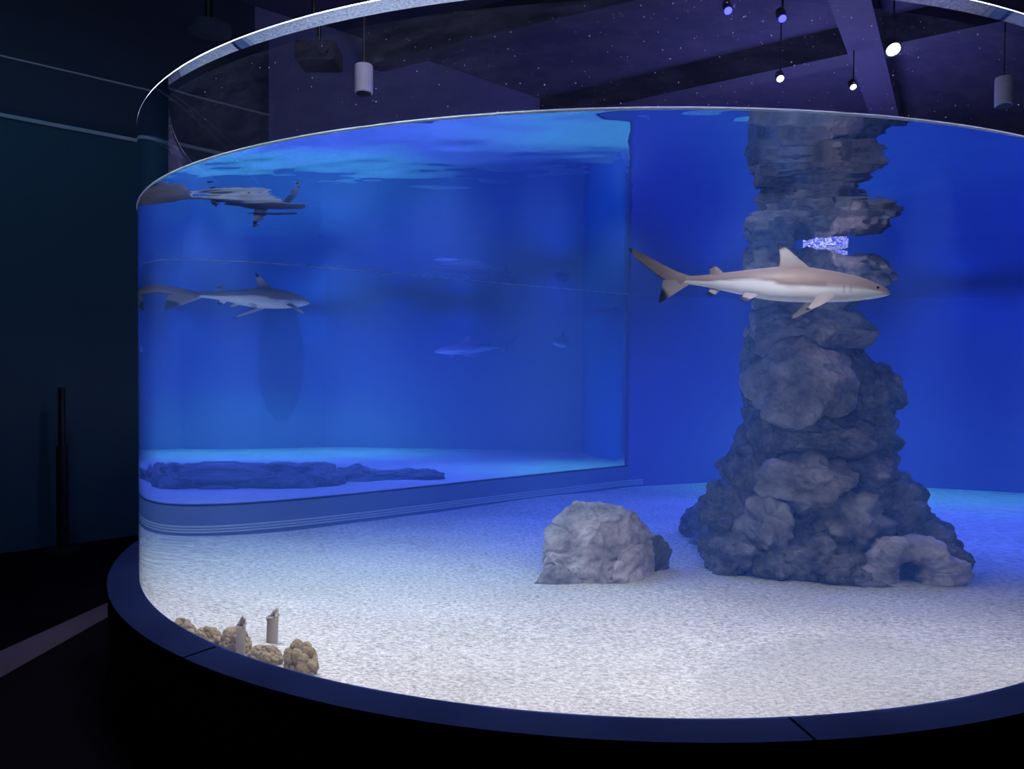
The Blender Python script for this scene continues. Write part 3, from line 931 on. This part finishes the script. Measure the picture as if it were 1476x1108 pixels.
p = at(1240, 126, 8.0)
can_lamp('small dim spotlight just below the brightest one', p, 0.04, 0.08, M['black'], M['lensdim'])
p = at(1478, 150, 6.0)
can_lamp('white can spotlight cut off at the right edge of the photo', p, 0.078, 0.22, M['whitecan'], M['lensoff'])
for k, (u, v) in enumerate(((1050, 20), (1129, 31))):
    p = at(u, v, 5.0)
    can_lamp(('blue spotlight, left' if k == 0 else 'blue spotlight, right') + ' of the two above the tank', p, 0.03, 0.08, M['black'], M['lensblue'])
# projector and speaker
pr = empty('projector', at(452, 84, 6.2))
tag(pr, 'dark boxy projector hanging beside the white can spotlight', 'projector')
bm = bmesh.new(); add_box(bm, (0, 0, 0), (0.34, 0.30, 0.15)); o = mesh_obj('body', bm, M['duct'], pr)
o.modifiers.new('b', 'BEVEL').width = 0.015
bm = bmesh.new(); add_cyl(bm, (0.08, -0.15, 0), (0.08, -0.19, 0), 0.045); mesh_obj('lens', bm, M['lensoff'], pr)
bm = bmesh.new(); add_cyl(bm, (0, 0, 0.07), (0, 0, ZC - pr.location.z), 0.018); mesh_obj('hanging_rod', bm, M['black'], pr)
dl = empty('ceiling_speaker', (at(302, 47, 5.6).x, 5.6, 0)); dl.location.z = at(302, 47, 5.6).z
tag(dl, 'round dark ceiling speaker left of the rim', 'speaker')
bm = bmesh.new(); add_cyl(bm, (0, 0, 0), (0, 0, 0.05), 0.15, seg=48); mesh_obj('cover', bm, M['wallup'], dl)
bm = bmesh.new(); add_cyl(bm, (0, 0, 0.05), (0, 0, ZC - dl.location.z), 0.03); mesh_obj('hanging_rod', bm, M['black'], dl)

# dried droplets on the inner face of the acrylic
bm = bmesh.new()
rnd = random.Random(5)
for k in range(420):
    a = math.radians(rnd.uniform(190, 330)) if rnd.random() < .35 else math.radians(rnd.gauss(268, 16))
    zz = rnd.uniform(Z_WATER + 0.02, Z_RIM - 0.03)
    r_ = R - T - 0.006
    s_ = rnd.choice((0.0009, 0.0012, 0.0012, 0.0016, 0.0024))
    q = bmesh.ops.create_icosphere(bm, subdivisions=1, radius=s_)
    bmesh.ops.translate(bm, vec=(C.x + r_ * math.cos(a), C.y + r_ * math.sin(a), zz), verts=q['verts'])
o = mesh_obj('water_droplets', bm, M['droplet'])
tag(o, 'tiny white dried droplets speckling the acrylic above the waterline', 'droplets', kind='stuff')

# room lights; rim, waterline, wall, ledge and ceiling fills are added and unseen
for deg, pw in ((176, 34), (205, 60), (228, 560), (250, 560), (272, 340), (294, 340), (318, 480)):
    q = Vector((math.cos(math.radians(deg)), math.sin(math.radians(deg))))
    colr = (0.78, 0.95, 1.0) if deg in (228, 250) else (0.62, 0.64, 1.0)
    spot('rim_fill', (C.x + q.x * (R - 0.5), C.y + q.y * (R - 0.5), 3.35), (C.x + q.x * (R - 0.06), C.y + q.y * (R - 0.06), 2.72), pw, colr, 80, 0.8, 0.04)  # unseen spots added to whiten the top edge
    spot('waterline_fill', (C.x + q.x * (R + 0.45), C.y + q.y * (R + 0.45), 3.30), (C.x + q.x * R, C.y + q.y * R, 2.40), pw * 0.16, colr, 60, 0.8, 0.04)  # unseen spots added outside to light the pale waterline ring
spot('ceiling_lamp', (-0.9, 4.9, 5.0), (-1.2, 6.4, 3.6), 40, (0.75, 0.7, 1.0), 60, 0.6, 0.05)
spot('wall_fill', (-2.6, 3.2, 4.8), (-4.1, 7.0, 2.0), 95, (0.2, 0.6, 1.0), 75, 1.0, 0.3)  # added fill that lifts the dark left wall
spot('floor_light', (-4.2, 3.0, 4.9), (-3.2, 5.0, 0.0), 18, (0.62, 0.45, 0.9), 30, 0.8, 0.1)
area('ledge_fill', (0.3, 0.6, 5.0), 1.2, 0.3, (0.10, 0.18, 1.0))  # added dim fill for the blue of the ledge top
area('ceiling_fill', (3.6, 8.6, 2.9), 1.5, 75, (0.42, 0.40, 1.0), rot=(PI, 0, 0))  # unseen upward fill added to lift the dark ceiling

w = bpy.data.worlds.new('world'); sc.world = w
w.use_nodes = True
w.node_tree.nodes['Background'].inputs[0].default_value = (0.10, 0.13, 0.35, 1)
w.node_tree.nodes['Background'].inputs[1].default_value = 0.0
# seams in the ledge
ledge_seam(-1.081, 2.773, -1.152, 2.667)
ledge_seam(0.833, 2.245, 0.857, 2.110)
# streak of light beside the plinth, painted as a pale floor strip
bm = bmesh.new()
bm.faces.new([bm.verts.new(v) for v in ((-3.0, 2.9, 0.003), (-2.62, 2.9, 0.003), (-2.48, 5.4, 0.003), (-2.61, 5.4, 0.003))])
struct(mesh_obj('light_streak', bm, M['floorstreak']))

# ------------------------------------------------------------------ render settings
vs = sc.view_settings
vs.view_transform = 'Standard'; vs.look = 'None'; vs.gamma = 1; vs.exposure = 0.0
vs.use_curve_mapping = False
cy = sc.cycles
cy.use_denoising = True
cy.max_bounces = 18
cy.transmission_bounces = 16
cy.glossy_bounces = 8
cy.diffuse_bounces = 3
cy.volume_bounces = 1
cy.transparent_max_bounces = 16
cy.caustics_refractive = True
cy.caustics_reflective = False
cy.blur_glossy = 0.5
cy.sample_clamp_indirect = 4.0
